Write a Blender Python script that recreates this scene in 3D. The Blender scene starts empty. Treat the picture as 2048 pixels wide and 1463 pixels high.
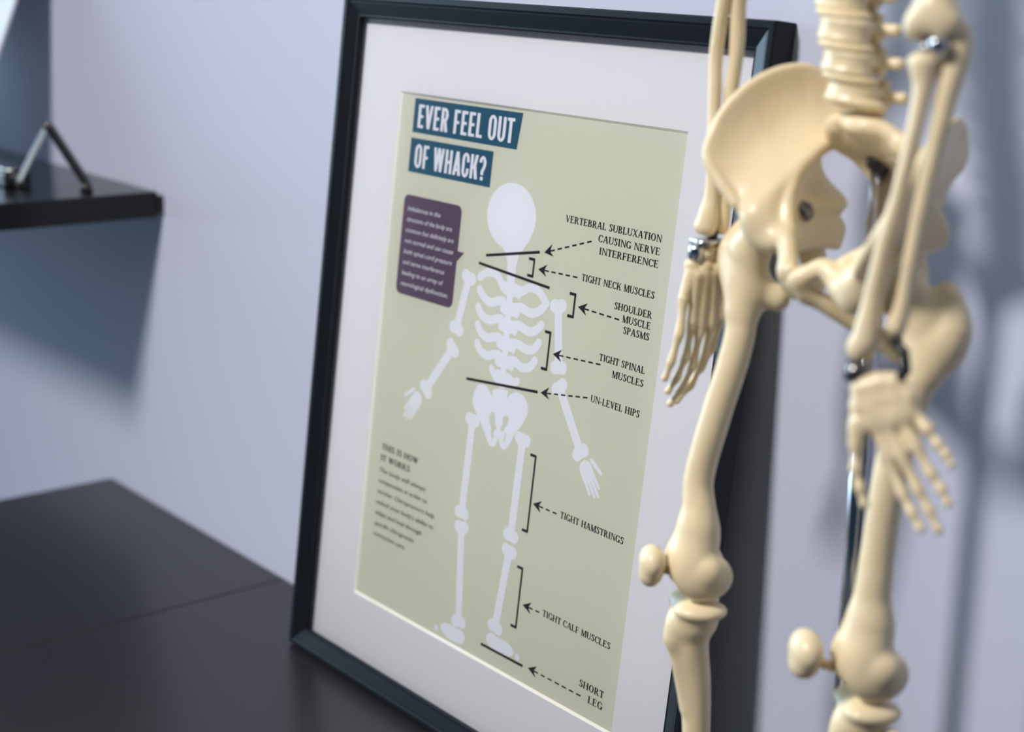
import bpy, math
import numpy as np
from mathutils import Matrix, Vector

sc = bpy.context.scene
COL = sc.collection

# ------------------------------------------------------------------ camera, light, exposure
W_PX, H_PX, F_PX = 2048, 1463, 3162.9
YAW, PITCH, ROLL = -0.8705, -0.2545, 0.0289
CAM = Vector((0.6479, -0.7349, 0.5728))
fw = Vector((math.sin(YAW) * math.cos(PITCH), math.cos(YAW) * math.cos(PITCH), math.sin(PITCH)))
rt0 = Vector((math.cos(YAW), -math.sin(YAW), 0))
up0 = rt0.cross(fw)
rt = math.cos(ROLL) * rt0 + math.sin(ROLL) * up0
up = -math.sin(ROLL) * rt0 + math.cos(ROLL) * up0
cd = bpy.data.cameras.new('camera')
cam = bpy.data.objects.new('camera', cd)
COL.objects.link(cam)
cam.matrix_world = Matrix(((rt.x, up.x, -fw.x, CAM.x), (rt.y, up.y, -fw.y, CAM.y), (rt.z, up.z, -fw.z, CAM.z), (0, 0, 0, 1)))
cd.sensor_width = 36.0
cd.lens = F_PX / W_PX * 36.0
cd.clip_start = 0.02
cd.dof.use_dof = True
cd.dof.focus_distance = 1.035
cd.dof.aperture_fstop = 4.2
sc.camera = cam

sc.view_settings.view_transform = 'Standard'
sc.view_settings.look = 'None'
sc.view_settings.gamma = 1.0
sc.view_settings.use_curve_mapping = False
sc.view_settings.exposure = 0.0

# added shadow fill: bright and cool towards the left, dim towards the right
world = bpy.data.worlds.new('added_fill_light')
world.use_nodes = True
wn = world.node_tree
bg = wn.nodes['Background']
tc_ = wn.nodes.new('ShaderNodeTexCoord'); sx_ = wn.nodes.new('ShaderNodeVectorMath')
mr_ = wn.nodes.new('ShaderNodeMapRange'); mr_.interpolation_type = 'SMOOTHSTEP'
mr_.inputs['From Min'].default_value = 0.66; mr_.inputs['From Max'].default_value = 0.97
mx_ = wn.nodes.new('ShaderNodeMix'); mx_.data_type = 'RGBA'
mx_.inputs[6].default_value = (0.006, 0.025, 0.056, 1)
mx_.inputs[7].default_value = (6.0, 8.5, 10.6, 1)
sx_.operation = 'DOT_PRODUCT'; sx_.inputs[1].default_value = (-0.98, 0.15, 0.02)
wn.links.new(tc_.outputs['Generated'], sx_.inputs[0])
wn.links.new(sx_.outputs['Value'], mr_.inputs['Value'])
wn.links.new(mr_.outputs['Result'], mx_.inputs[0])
# added glow from above, tilted right, to brighten the bones
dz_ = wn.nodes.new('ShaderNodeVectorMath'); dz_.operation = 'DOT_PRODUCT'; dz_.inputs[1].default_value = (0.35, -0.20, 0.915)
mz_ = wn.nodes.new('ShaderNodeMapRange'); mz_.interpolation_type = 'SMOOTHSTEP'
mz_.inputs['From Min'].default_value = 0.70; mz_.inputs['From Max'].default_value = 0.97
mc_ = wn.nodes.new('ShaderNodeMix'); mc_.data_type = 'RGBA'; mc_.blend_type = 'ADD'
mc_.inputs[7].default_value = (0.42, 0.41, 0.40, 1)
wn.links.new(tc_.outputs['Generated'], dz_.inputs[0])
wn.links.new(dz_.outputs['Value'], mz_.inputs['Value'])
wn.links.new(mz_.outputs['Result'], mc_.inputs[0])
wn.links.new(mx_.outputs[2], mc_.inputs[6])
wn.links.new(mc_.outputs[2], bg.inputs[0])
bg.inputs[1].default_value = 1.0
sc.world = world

def lamp(name, loc, target, size, energy, color):
    ld = bpy.data.lights.new(name, 'AREA')
    ld.shape = 'DISK'; ld.size = size; ld.energy = energy; ld.color = color
    o = bpy.data.objects.new(name, ld)
    COL.objects.link(o)
    o.location = loc
    o.rotation_euler = (Vector(target) - Vector(loc)).to_track_quat('-Z', 'Y').to_euler()
    return o

cl = lamp('ceiling_light', (-0.27, -1.72, 1.78), (-0.27, -0.05, -0.22), 0.38, 18.8, (1.0, 0.965, 0.945))
cl.data.spread = math.radians(105)

# ------------------------------------------------------------------ materials
def mat(name, color, rough=0.5, metal=0.0, spec=0.5, bump=0.0, bscale=300.0, vary=0.0, vscale=8.0, sss=0.0, coat=0.0):
    m = bpy.data.materials.new(name)
    m.use_nodes = True
    nt = m.node_tree
    b = nt.nodes['Principled BSDF']
    b.inputs['Base Color'].default_value = (*color, 1)
    b.inputs['Roughness'].default_value = rough
    b.inputs['Metallic'].default_value = metal
    b.inputs['Specular IOR Level'].default_value = spec
    if coat:
        b.inputs['Coat Weight'].default_value = coat
        b.inputs['Coat Roughness'].default_value = 0.15
    if sss:
        b.inputs['Subsurface Weight'].default_value = sss
        b.inputs['Subsurface Radius'].default_value = (0.004, 0.0025, 0.0012)
        b.inputs['Subsurface Scale'].default_value = 1.0
    if bump or vary:
        tc = nt.nodes.new('ShaderNodeTexCoord')
    if bump:
        n = nt.nodes.new('ShaderNodeTexNoise')
        n.inputs['Scale'].default_value = bscale
        n.inputs['Detail'].default_value = 3
        bp = nt.nodes.new('ShaderNodeBump')
        bp.inputs['Strength'].default_value = bump
        bp.inputs['Distance'].default_value = 0.001
        nt.links.new(tc.outputs['Object'], n.inputs['Vector'])
        nt.links.new(n.outputs['Fac'], bp.inputs['Height'])
        nt.links.new(bp.outputs['Normal'], b.inputs['Normal'])
    if vary:
        n2 = nt.nodes.new('ShaderNodeTexNoise')
        n2.inputs['Scale'].default_value = vscale
        n2.inputs['Detail'].default_value = 4
        r = nt.nodes.new('ShaderNodeMapRange')
        r.inputs['To Min'].default_value = 1 - vary
        r.inputs['To Max'].default_value = 1 + vary
        mx = nt.nodes.new('ShaderNodeVectorMath'); mx.operation = 'SCALE'
        mx.inputs[0].default_value = color
        nt.links.new(tc.outputs['Object'], n2.inputs['Vector'])
        nt.links.new(n2.outputs['Fac'], r.inputs['Value'])
        nt.links.new(r.outputs['Result'], mx.inputs['Scale'])
        nt.links.new(mx.outputs[0], b.inputs['Base Color'])
    return m

M_WALL = mat('painted_wall', (0.525, 0.545, 0.665), 0.75, spec=0.2, bump=0.12, bscale=420)
M_FLOOR = mat('floor_carpet', (0.20, 0.20, 0.22), 0.9)
M_DARK = mat('black_brown_laminate', (0.018, 0.0155, 0.0185), 0.30, spec=0.5, bump=0.03, bscale=500)
M_EDGE = mat('dark_edge', (0.012, 0.011, 0.013), 0.4)
M_FRAME = mat('black_frame_lacquer', (0.007, 0.009, 0.013), 0.38, spec=0.2)
M_MAT = mat('white_mat_board', (0.67, 0.675, 0.73), 0.9, spec=0.1)
M_BEVEL = mat('cream_mat_core', (0.93, 0.92, 0.89), 0.9, spec=0.1)
M_PAPER = mat('sage_paper', (0.565, 0.578, 0.485), 0.6, spec=0.2)
M_TEAL = mat('teal_ink', (0.020, 0.085, 0.145), 0.55, spec=0.2)
M_PURPLE = mat('purple_ink', (0.098, 0.066, 0.112), 0.55, spec=0.2)
M_WHITE = mat('white_ink', (0.71, 0.735, 0.83), 0.6, spec=0.2)
M_INK = mat('charcoal_ink', (0.022, 0.016, 0.022), 0.6, spec=0.2)
M_BACK = mat('brown_backing_board', (0.16, 0.10, 0.06), 0.8)
M_BONE = mat('ivory_plastic_bone', (0.82, 0.675, 0.43), 0.36, spec=0.5, bump=0.04, bscale=420, vary=0.05, vscale=40, sss=0.12)
M_DISC = mat('amber_disc', (0.80, 0.64, 0.38), 0.4, spec=0.4)
M_SHELF = mat('black_shelf_laminate', (0.0035, 0.0035, 0.005), 0.22, spec=0.4)
M_CHROME = mat('chrome_steel', (0.55, 0.55, 0.57), 0.20, metal=1.0)
M_DKMETAL = mat('dark_steel', (0.22, 0.20, 0.19), 0.24, metal=1.0)
M_BLACK = mat('black_plastic', (0.015, 0.015, 0.018), 0.35)
M_SILVER = mat('brushed_aluminium', (0.55, 0.66, 0.70), 0.3, metal=0.8)
M_CARD = mat('white_board_face', (0.60, 0.60, 0.64), 0.5)

def glass_mat():
    m = bpy.data.materials.new('picture_glass')
    m.use_nodes = True
    nt = m.node_tree
    nt.nodes.clear()
    out = nt.nodes.new('ShaderNodeOutputMaterial')
    mix = nt.nodes.new('ShaderNodeMixShader')
    tr = nt.nodes.new('ShaderNodeBsdfTransparent')
    tr.inputs[0].default_value = (0.985, 0.99, 0.985, 1)
    gl = nt.nodes.new('ShaderNodeBsdfGlossy')
    gl.inputs['Roughness'].default_value = 0.02
    fr = nt.nodes.new('ShaderNodeFresnel')
    fr.inputs[0].default_value = 1.45
    nt.links.new(fr.outputs[0], mix.inputs[0])
    nt.links.new(tr.outputs[0], mix.inputs[1])
    nt.links.new(gl.outputs[0], mix.inputs[2])
    nt.links.new(mix.outputs[0], out.inputs[0])
    return m
M_GLASS = glass_mat()

# ------------------------------------------------------------------ object helpers
def link(name, me, parent=None, m=None, smooth=False):
    o = bpy.data.objects.new(name, me)
    COL.objects.link(o)
    if m is not None:
        for k in (m if isinstance(m, (list, tuple)) else [m]):
            me.materials.append(k)
    if smooth:
        me.polygons.foreach_set('use_smooth', [True] * len(me.polygons))
    if parent is not None:
        o.parent = parent
    return o

def thing(name, label, cat, loc=(0, 0, 0), group=None):
    o = bpy.data.objects.new(name, None)
    o.empty_display_size = 0.05
    COL.objects.link(o)
    o.location = loc
    o['label'] = label; o['category'] = cat
    if group: o['group'] = group
    return o

class MB:
    """collects polygons, boxes and tubes, builds one mesh"""
    def __init__(self):
        self.v = []; self.f = []; self.mi = []
    def poly(self, pts, mi=0):
        n = len(self.v); self.v += [tuple(p) for p in pts]
        self.f.append(list(range(n, n + len(pts)))); self.mi.append(mi)
    def box(self, lo, hi, mi=0):
        x0, y0, z0 = lo; x1, y1, z1 = hi
        n = len(self.v)
        self.v += [(x0, y0, z0), (x1, y0, z0), (x1, y1, z0), (x0, y1, z0), (x0, y0, z1), (x1, y0, z1), (x1, y1, z1), (x0, y1, z1)]
        for q in ((0, 3, 2, 1), (4, 5, 6, 7), (0, 1, 5, 4), (1, 2, 6, 5), (2, 3, 7, 6), (3, 0, 4, 7)):
            self.f.append([n + i for i in q]); self.mi.append(mi)
    def loft(self, rings, closed=True, caps=True, mi=0):
        n = len(self.v); m = len(rings[0])
        for r in rings: self.v += [tuple(p) for p in r]
        for i in range(len(rings) - 1):
            for j in range(m if closed else m - 1):
                a = n + i * m + j; b = n + i * m + (j + 1) % m
                self.f.append([a, b, b + m, a + m]); self.mi.append(mi)
        if caps:
            self.f.append([n + j for j in reversed(range(m))]); self.mi.append(mi)
            self.f.append([n + (len(rings) - 1) * m + j for j in range(m)]); self.mi.append(mi)
    def tube(self, pts, radii, seg=20, mi=0, caps=True):
        pts = [Vector(p) for p in pts]
        if not isinstance(radii, (list, tuple)): radii = [radii] * len(pts)
        rings = []; ref = None
        for i, p in enumerate(pts):
            t = (pts[min(i + 1, len(pts) - 1)] - pts[max(i - 1, 0)]).normalized()
            if ref is None:
                ref = Vector((1, 0, 0)) if abs(t.x) < 0.9 else Vector((0, 1, 0))
            a = (ref - t * ref.dot(t)).normalized(); b = t.cross(a); ref = a
            rings.append([p + radii[i] * (math.cos(2 * math.pi * k / seg) * a + math.sin(2 * math.pi * k / seg) * b) for k in range(seg)])
        self.loft(rings, mi=mi, caps=caps)
    def lathe(self, prof, c, axis=(0, 0, 1), seg=28, mi=0):
        t = Vector(axis).normalized(); ref = Vector((1, 0, 0)) if abs(t.x) < 0.9 else Vector((0, 1, 0))
        a = (ref - t * ref.dot(t)).normalized(); b = t.cross(a); c = Vector(c)
        self.loft([[c + t * h + r * (math.cos(2 * math.pi * k / seg) * a + math.sin(2 * math.pi * k / seg) * b) for k in range(seg)] for r, h in prof], mi=mi)
    def build(self, name, m, parent=None, smooth=False, bevel=0.0, kind=None):
        me = bpy.data.meshes.new(name)
        me.from_pydata(self.v, [], self.f)
        o = link(name, me, parent, m, smooth)
        me.polygons.foreach_set('material_index', self.mi)
        me.update()
        if bevel:
            b = o.modifiers.new('bevel', 'BEVEL'); b.width = bevel; b.segments = 3; b.limit_method = 'ANGLE'; b.angle_limit = math.radians(40)
            me.polygons.foreach_set('use_smooth', [True] * len(me.polygons))
            w = o.modifiers.new('wn', 'WEIGHTED_NORMAL')
        if kind: o['kind'] = kind
        return o

def box(name, lo, hi, m, parent=None, bevel=0.0, kind=None):
    b = MB(); b.box(lo, hi); return b.build(name, m, parent, bevel=bevel, kind=kind)

# ------------------------------------------------------------------ the room
box('wall_back', (-9.0, 0.0, -0.75), (2.6, 0.12, 1.75), M_WALL, kind='structure')
box('floor', (-9.0, -3.6, -0.80), (2.6, 0.0, -0.75), M_FLOOR, kind='structure')

# ------------------------------------------------------------------ cabinets under the picture
def cabinet(x0, x1, label, doors):
    xc = (x0 + x1) / 2; D = 0.47
    t = thing('cabinet', label, 'cabinet', (xc, -D / 2, -0.75), 'low dark cabinets along the wall')
    T = lambda x, y, z: (x - xc, y + D / 2, z + 0.75)
    box('body', T(x0 + 0.001, -D + 0.02, -0.75), T(x1 - 0.001, -0.001, -0.019), M_EDGE, t)
    box('top_panel', T(x0 + 0.0006, -D, -0.0188), T(x1 - 0.0006, -0.001, 0.0), M_DARK, t, bevel=0.0012)
    w = (x1 - x0) / doors
    for i in range(doors):
        d = box('door', T(x0 + i * w + 0.003, -D + 0.002, -0.70), T(x0 + (i + 1) * w - 0.003, -D + 0.0195, -0.022), M_DARK, t, bevel=0.001)
        h = MB(); xk = x0 + (i + 0.85) * w
        p = T(xk, -D + 0.002, -0.08)
        h.lathe([(0.006, 0), (0.004, 0.004), (0.004, 0.012), (0.010, 0.016), (0.010, 0.022), (0.006, 0.024)], p, (0, -1, 0))
        h.build('knob', M_CHROME, d, smooth=True)
    return t
cabinet(-0.9061, -0.5451, 'narrow black-brown cabinet at the left end, its corner showing under the shelf', 1)
cabinet(-0.5451, 0.62, 'wide black-brown cabinet carrying the framed poster and the model skeleton', 3)

# ------------------------------------------------------------------ floating shelf with its things
SH_Z, SH_D, SH_X = 0.3364, 0.225, -0.7674
sh = thing('wall_shelf', 'black floating wall shelf above the left end of the cabinets', 'shelf', ((SH_X - 1.75) / 2, 0, SH_Z - 0.0258))
ox = (SH_X - 1.75) / 2
box('board', (-1.75 - ox, -SH_D, 0), (SH_X - 0.0004 - ox, -0.006, 0.0258), M_SHELF, sh, bevel=0.0015)
box('wall_rail', (-1.75 - ox, -0.0062, 0.004), (SH_X + 0.0012 - ox, -0.0004, 0.0215), M_EDGE, sh)

# white board leaning against the wall at the back of the shelf: right edge line on (-0.995,-.0469,.5117)-(-0.9926,-.0666,.4657)
def lean_board():
    zb = SH_Z + 0.001
    sl = (0.0666 - 0.0469) / (0.5117 - 0.4657)
    y_at = lambda z: -0.0469 - sl * (0.5117 - z)
    x_at = lambda z: -0.995 + (0.0024 / 0.046) * (0.5117 - z)
    ztop = 0.5117 + (0.0469 - 0.012) / sl
    t = thing('display_board', 'white display board leaning back on the wall at the left end of the shelf', 'display board', (x_at(zb), y_at(zb), SH_Z))
    o = Vector((x_at(zb), y_at(zb), SH_Z))
    n = Vector((0, -1, sl)).normalized()
    b = MB()
    wdt = 0.30
    q = [Vector((x_at(zb), y_at(zb), zb)), Vector((x_at(ztop), y_at(ztop), ztop)), Vector((x_at(ztop) - wdt, y_at(ztop), ztop)), Vector((x_at(zb) - wdt, y_at(zb), zb))]
    f = [p - o for p in q]; k = [p - o - n * 0.004 + Vector((0, 0, 0.0017)) for p in q]
    b.loft([k, f])
    b.build('board', M_CARD, t, bevel=0.0006)
lean_board()

def shelf_stand():
    A = Vector((-0.8551, -0.1099, SH_Z)); Bf = Vector((-0.8002, -0.0656, SH_Z)); top = Vector((-0.820, -0.0935, SH_Z + 0.0640))
    o = (A + Bf) / 2
    t = thing('folding_stand', 'small folding metal stand like an upturned V on the shelf', 'stand', o)
    def bar(name, p, q, w, th, m):
        p = p - o; q = q - o
        d = (q - p).normalized(); s = Vector((0.659, 0.751, 0)); s = (s - d * s.dot(d)).normalized(); n = d.cross(s)
        b = MB()
        ring = lambda c: [c + s * w + n * th, c - s * w + n * th, c - s * w - n * th, c + s * w - n * th]
        b.loft([ring(p), ring(q)])
        return b.build(name, m, t, bevel=0.0008)
    bar('front_leg', A + Vector((0, 0, 0.007)), top, 0.0028, 0.004, M_SILVER)
    bar('rear_leg', Bf + Vector((0, 0, 0.009)), top + Vector((0.001, 0.001, -0.002)), 0.0034, 0.005, M_BLACK)
    h = MB(); c = top - o; s = Vector((-0.751, 0.659, 0))
    h.tube([c - s * 0.006, c + s * 0.006], 0.0036, 16); h.build('hinge', M_DKMETAL, t, smooth=True)
    for p in (A, Bf):
        f = MB(); c = p - o
        f.lathe([(0.006, 0), (0.0065, 0.002), (0.005, 0.006), (0.0035, 0.010)], c); f.build('rubber_foot', M_BLACK, t, smooth=True)
    bb = MB(); e = A - o
    bb.box((e.x - 0.075, e.y - 0.014, 0.0005), (e.x - 0.004, e.y + 0.014, 0.014)); bb.build('base_block', M_BLACK, t, bevel=0.002)
    pl = MB(); pl.box((e.x - 0.075, e.y - 0.010, 0.0142), (e.x - 0.012, e.y + 0.012, 0.0180)); pl.build('cover_plate', M_DKMETAL, t, bevel=0.001)
shelf_stand()

# ------------------------------------------------------------------ picture frame
LEAN, XL, HIN, W1, W2, BW, WB, WIN = 0.1043, -0.4019, 0.5052, 0.0070, 0.0124, 0.0180, -0.0058, 0.41
PW, PH, PB = 0.3063, 0.4046, 0.0482
HF = HIN + 2 * BW
FD = -HF * math.sin(LEAN) - 0.0006
fr = thing('picture_frame', 'black framed poster with white mat leaning against the wall on the cabinet', 'picture frame', (XL + WIN / 2, FD, 0.0))
fr.rotation_euler = (0, 0, 0)
# picture-local axes: u right from the mat's left edge, v up from the frame's bottom, w towards the room
cL, sL = math.cos(LEAN), math.sin(LEAN)
def FP(u, v, w):
    w = w - WB
    return Vector((u - WIN / 2, v * sL - w * cL, v * cL + w * sL))
fb = MB()
prof = [(-BW, WB), (-BW, W2 - 0.0012), (-BW + 0.0010, W2), (-BW + 0.0045, W2), (-BW + 0.0058, W2 - 0.0009), (-BW + 0.0070, W2 - 0.0012),
        (-0.0022, W1 + 0.0010), (-0.0010, W1 + 0.0010), (0.0, W1), (0.0, W1 - 0.0022), (-0.006, W1 - 0.0022), (-0.006, WB)]
rings = []
for (e, w) in prof:
    e2 = -e
    rings.append([FP(-e2, BW - e2, w), FP(WIN + e2, BW - e2, w), FP(WIN + e2, BW + HIN + e2, w), FP(-e2, BW + HIN + e2, w)])
rings.append(rings[0])
fb.loft(rings, caps=False)
fb.build('frame_moulding', M_FRAME, fr)
# backing board
bk = MB()
bk.loft([[FP(-0.0055, BW - 0.0055, w), FP(WIN + 0.0055, BW - 0.0055, w), FP(WIN + 0.0055, BW + HIN + 0.0055, w), FP(-0.0055, BW + HIN + 0.0055, w)] for w in (WB + 0.001, -0.0026)])
bk.build('backing_board', M_BACK, fr)
# mat board with bevelled window
ML = (WIN - PW) / 2; MT = 0.0020
mb = MB()
ou = [(-0.0055, BW - 0.0055), (WIN + 0.0055, BW - 0.0055), (WIN + 0.0055, BW + HIN + 0.0055), (-0.0055, BW + HIN + 0.0055)]
inn = [(ML, BW + PB), (ML + PW, BW + PB), (ML + PW, BW + PB + PH), (ML, BW + PB + PH)]
bev = [(ML + 0.0016, BW + PB + 0.0016), (ML + PW - 0.0016, BW + PB + 0.0016), (ML + PW - 0.0016, BW + PB + PH - 0.0016), (ML + 0.0016, BW + PB + PH - 0.0016)]
for i in range(4):
    j = (i + 1) % 4
    mb.poly([FP(*ou[i], 0), FP(*ou[j], 0), FP(*inn[j], 0), FP(*inn[i], 0)], 0)
    mb.poly([FP(*inn[i], 0), FP(*inn[j], 0), FP(*bev[j], -MT), FP(*bev[i], -MT)], 1)
    mb.poly([FP(*ou[j], 0), FP(*ou[i], 0), FP(*ou[i], -MT), FP(*ou[j], -MT)], 0)
mb.build('mat_board', [M_MAT, M_BEVEL], fr)
gb = MB()
gb.poly([FP(-0.005, BW - 0.005, 0.0030), FP(WIN + 0.005, BW - 0.005, 0.0030), FP(WIN + 0.005, BW + HIN + 0.005, 0.0030), FP(-0.005, BW + HIN + 0.005, 0.0030)])
gb.build('glass_pane', M_GLASS, fr)
PZ = -0.0021
pb_ = MB()
pb_.poly([FP(ML - 0.003, BW + PB - 0.003, PZ), FP(ML + PW + 0.003, BW + PB - 0.003, PZ), FP(ML + PW + 0.003, BW + PB + PH + 0.003, PZ), FP(ML - 0.003, BW + PB + PH + 0.003, PZ)])
poster = pb_.build('poster_print', M_PAPER, fr)
poster['label'] = 'sage green printed sheet behind the white mat'

# ---- flat printing on the poster: coordinates in mm from the print's lower left corner
DU, DV = -1.65, -0.7
class Ink:
    def __init__(self, layer):
        self.m = MB(); self.k = 0; self.layer = layer
    def P(self, p):
        self.k_w = PZ + 0.00006 * self.layer + 0.0000008 * (self.k % 60)
        return FP(ML + (p[0] + DU) * 0.001, BW + PB + (p[1] + DV) * 0.001, self.k_w)
    def poly(self, pts, mi=0):
        a = sum(pts[i][0] * pts[(i + 1) % len(pts)][1] - pts[(i + 1) % len(pts)][0] * pts[i][1] for i in range(len(pts)))
        if a < 0: pts = pts[::-1]
        self.m.poly([self.P(p) for p in pts], mi); self.k += 1
    def line(self, a, b, w, mi=0):
        dx, dy = b[0] - a[0], b[1] - a[1]; L = math.hypot(dx, dy); nx, ny = -dy / L * w / 2, dx / L * w / 2
        self.poly([(a[0] + nx, a[1] + ny), (b[0] + nx, b[1] + ny), (b[0] - nx, b[1] - ny), (a[0] - nx, a[1] - ny)], mi)
    def disc(self, c, rx, ry=None, rot=0, n=28, mi=0):
        ry = ry or rx; cr, sr = math.cos(rot), math.sin(rot)
        self.poly([(c[0] + rx * math.cos(t) * cr - ry * math.sin(t) * sr, c[1] + rx * math.cos(t) * sr + ry * math.sin(t) * cr) for t in [2 * math.pi * i / n for i in range(n)]], mi)
    def stroke(self, pts, w0, w1=None, mi=0, sub=10):
        """rounded stroke along a smooth curve through pts"""
        w1 = w0 if w1 is None else w1
        cv = smooth_curve(pts, sub) if len(pts) > 2 else list(pts)
        n = len(cv)
        lft, rgt = [], []
        for i, p in enumerate(cv):
            a = cv[max(i - 1, 0)]; b = cv[min(i + 1, n - 1)]; dx, dy = b[0] - a[0], b[1] - a[1]; L = math.hypot(dx, dy) or 1
            w = (w0 + (w1 - w0) * i / max(n - 1, 1)) / 2
            lft.append((p[0] - dy / L * w, p[1] + dx / L * w)); rgt.append((p[0] + dy / L * w, p[1] - dx / L * w))
        for i in range(n - 1):
            self.poly([lft[i], lft[i + 1], rgt[i + 1], rgt[i]], mi)
        self.disc(cv[0], w0 / 2, mi=mi, n=18); self.disc(cv[-1], w1 / 2, mi=mi, n=18)
    def build(self, name, m, parent=None):
        return self.m.build(name, m, parent or poster)

def smooth_curve(pts, sub=10):
    out = []
    P = [pts[0]] + list(pts) + [pts[-1]]
    for i in range(1, len(P) - 2):
        p0, p1, p2, p3 = P[i - 1], P[i], P[i + 1], P[i + 2]
        for k in range(sub):
            t = k / sub
            out.append(tuple(0.5 * ((2 * p1[d]) + (-p0[d] + p2[d]) * t + (2 * p0[d] - 5 * p1[d] + 4 * p2[d] - p3[d]) * t * t + (-p0[d] + 3 * p1[d] - 3 * p2[d] + p3[d]) * t ** 3) for d in range(len(p1))))
    out.append(tuple(pts[-1]))
    return out

# ---- lettering: roman capitals drawn from stems, thin strokes, bowls and serifs (cap height 1)
def roman():
    T, t, sh_, so = 0.175, 0.075, 0.056, 0.070
    G = {}
    def R(x0, y0, x1, y1): return [(x0, y0), (x1, y0), (x1, y1), (x0, y1)]
    def ser(x0, x1, y): return R(x0 - so, y, x1 + so, y + sh_)
    def stem(x): return [R(x, 0, x + T, 1), ser(x, x + T, 0), ser(x, x + T, 1 - sh_)]
    def thin(x): return [R(x, 0, x + t, 1), ser(x, x + t, 0), ser(x, x + t, 1 - sh_)]
    def arc(cx, cy, rx, ry, a0, a1, tx=T, ty=t, n=18):
        qs = []
        for i in range(n):
            p = []
            for a, k in ((a0 + (a1 - a0) * i / n, 0), (a0 + (a1 - a0) * (i + 1) / n, 0), (a0 + (a1 - a0) * (i + 1) / n, 1), (a0 + (a1 - a0) * i / n, 1)):
                a = math.radians(a)
                p.append((cx + (rx - k * tx) * math.cos(a), cy + (ry - k * ty) * math.sin(a)))
            qs.append(p)
        return qs
    def diag(x0, x1, w, y0=0.0, y1=1.0): return [(x0, y0), (x0 + w, y0), (x1 + w, y1), (x1, y1)]
    s = so
    G['A'] = (0.80, [diag(0.06, 0.335, t), diag(0.585, 0.33, T * 1.05), R(0.16, 0.30, 0.62, 0.30 + t), ser(0.05, 0.12, 0), ser(0.585, 0.745, 0)])
    G['B'] = (0.70, stem(s) + arc(0.30, 0.745, 0.29, 0.255, -90, 90) + arc(0.32, 0.265, 0.33, 0.265, -90, 90) + [R(s, 1 - t, 0.31, 1), R(s, 0.49, 0.33, 0.49 + t), R(s, 0, 0.33, t)])
    G['C'] = (0.72, arc(0.38, 0.5, 0.36, 0.515, 42, 318) + [R(0.63, 0.66, 0.63 + t * .8, 0.99), R(0.64, 0.12, 0.64 + t * .8, 0.28)])
    G['D'] = (0.78, stem(s) + arc(0.34, 0.5, 0.40, 0.5, -90, 90) + [R(s, 1 - t, 0.35, 1), R(s, 0, 0.35, t)])
    G['E'] = (0.68, stem(s) + [R(s, 1 - t, 0.60, 1), R(s, 0, 0.62, t), R(s, 0.49, 0.46, 0.49 + t), R(0.55, 0.76, 0.60, 1), R(0.58, 0, 0.63, 0.25), R(0.43, 0.40, 0.47, 0.64)])
    G['F'] = (0.63, stem(s) + [R(s, 1 - t, 0.58, 1), R(s, 0.48, 0.46, 0.48 + t), R(0.53, 0.76, 0.58, 1), R(0.43, 0.39, 0.47, 0.63)])
    G['G'] = (0.78, arc(0.38, 0.5, 0.36, 0.515, 42, 330) + [R(0.63, 0.68, 0.63 + t * .8, 0.99), R(0.56, 0.02, 0.56 + T, 0.42), ser(0.56, 0.56 + T, 0.38)])
    G['H'] = (0.84, stem(s) + stem(0.84 - s - T) + [R(s, 0.48, 0.84 - s, 0.48 + t)])
    G['I'] = (0.36, stem(0.105))
    G['K'] = (0.82, stem(s) + [diag(0.24, 0.60, t * 1.2, 0.42, 1.0), diag(0.60, 0.34, T, 0, 0.60), ser(0.60, 0.75, 0), ser(0.58, 0.68, 1 - sh_)])
    G['L'] = (0.66, stem(s) + [R(s, 0, 0.58, t), R(0.55, 0, 0.60, 0.28)])
    G['M'] = (0.98, [diag(0.40, 0.07, T), diag(0.42, 0.80 - t, t)] + thin(0.10) + [R(0.76, 0, 0.76 + T, 1), ser(0.76, 0.76 + T, 0), ser(0.76, 0.76 + T, 1 - sh_)])
    G['N'] = (0.82, [diag(0.66, 0.09, T * 0.95)] + thin(0.11) + [R(0.69, 0, 0.69 + t, 1), ser(0.69, 0.69 + t, 1 - sh_)])
    G['O'] = (0.80, arc(0.40, 0.5, 0.37, 0.515, 0, 360, n=36))
    G['P'] = (0.65, stem(s) + arc(0.30, 0.73, 0.31, 0.27, -90, 90) + [R(s, 1 - t, 0.31, 1), R(s, 0.46, 0.31, 0.46 + t)])
    G['R'] = (0.76, stem(s) + arc(0.30, 0.735, 0.30, 0.265, -90, 90) + [R(s, 1 - t, 0.31, 1), R(s, 0.47, 0.31, 0.47 + t), diag(0.56, 0.28, T, 0, 0.5), ser(0.56, 0.70, 0)])
    G['S'] = (0.58, arc(0.29, 0.745, 0.235, 0.265, 35, 200, T * .9) + arc(0.28, 0.26, 0.245, 0.27, -145, 25, T * .9) + [diag(0.43, 0.07, T * 1.05, 0.26, 0.74), R(0.46, 0.70, 0.46 + t * .8, 0.99), R(0.05, 0.02, 0.05 + t * .8, 0.29)])
    G['T'] = (0.68, [R(0.265, 0, 0.265 + T, 1), ser(0.265, 0.265 + T, 0), R(0.03, 1 - t, 0.65, 1), R(0.03, 0.75, 0.03 + t * .8, 1), R(0.65 - t * .8, 0.75, 0.65, 1)])
    G['U'] = (0.80, [R(s, 0.30, s + T, 1), ser(s, s + T, 1 - sh_), R(0.66, 0.30, 0.66 + t, 1), ser(0.66, 0.66 + t, 1 - sh_)] + arc(0.395, 0.31, 0.325, 0.325, 180, 360, T * .75))
    G['V'] = (0.78, [diag(0.35, 0.08, T), diag(0.36, 0.64, t), ser(0.08, 0.23, 1 - sh_), ser(0.64, 0.70, 1 - sh_)])
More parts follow.
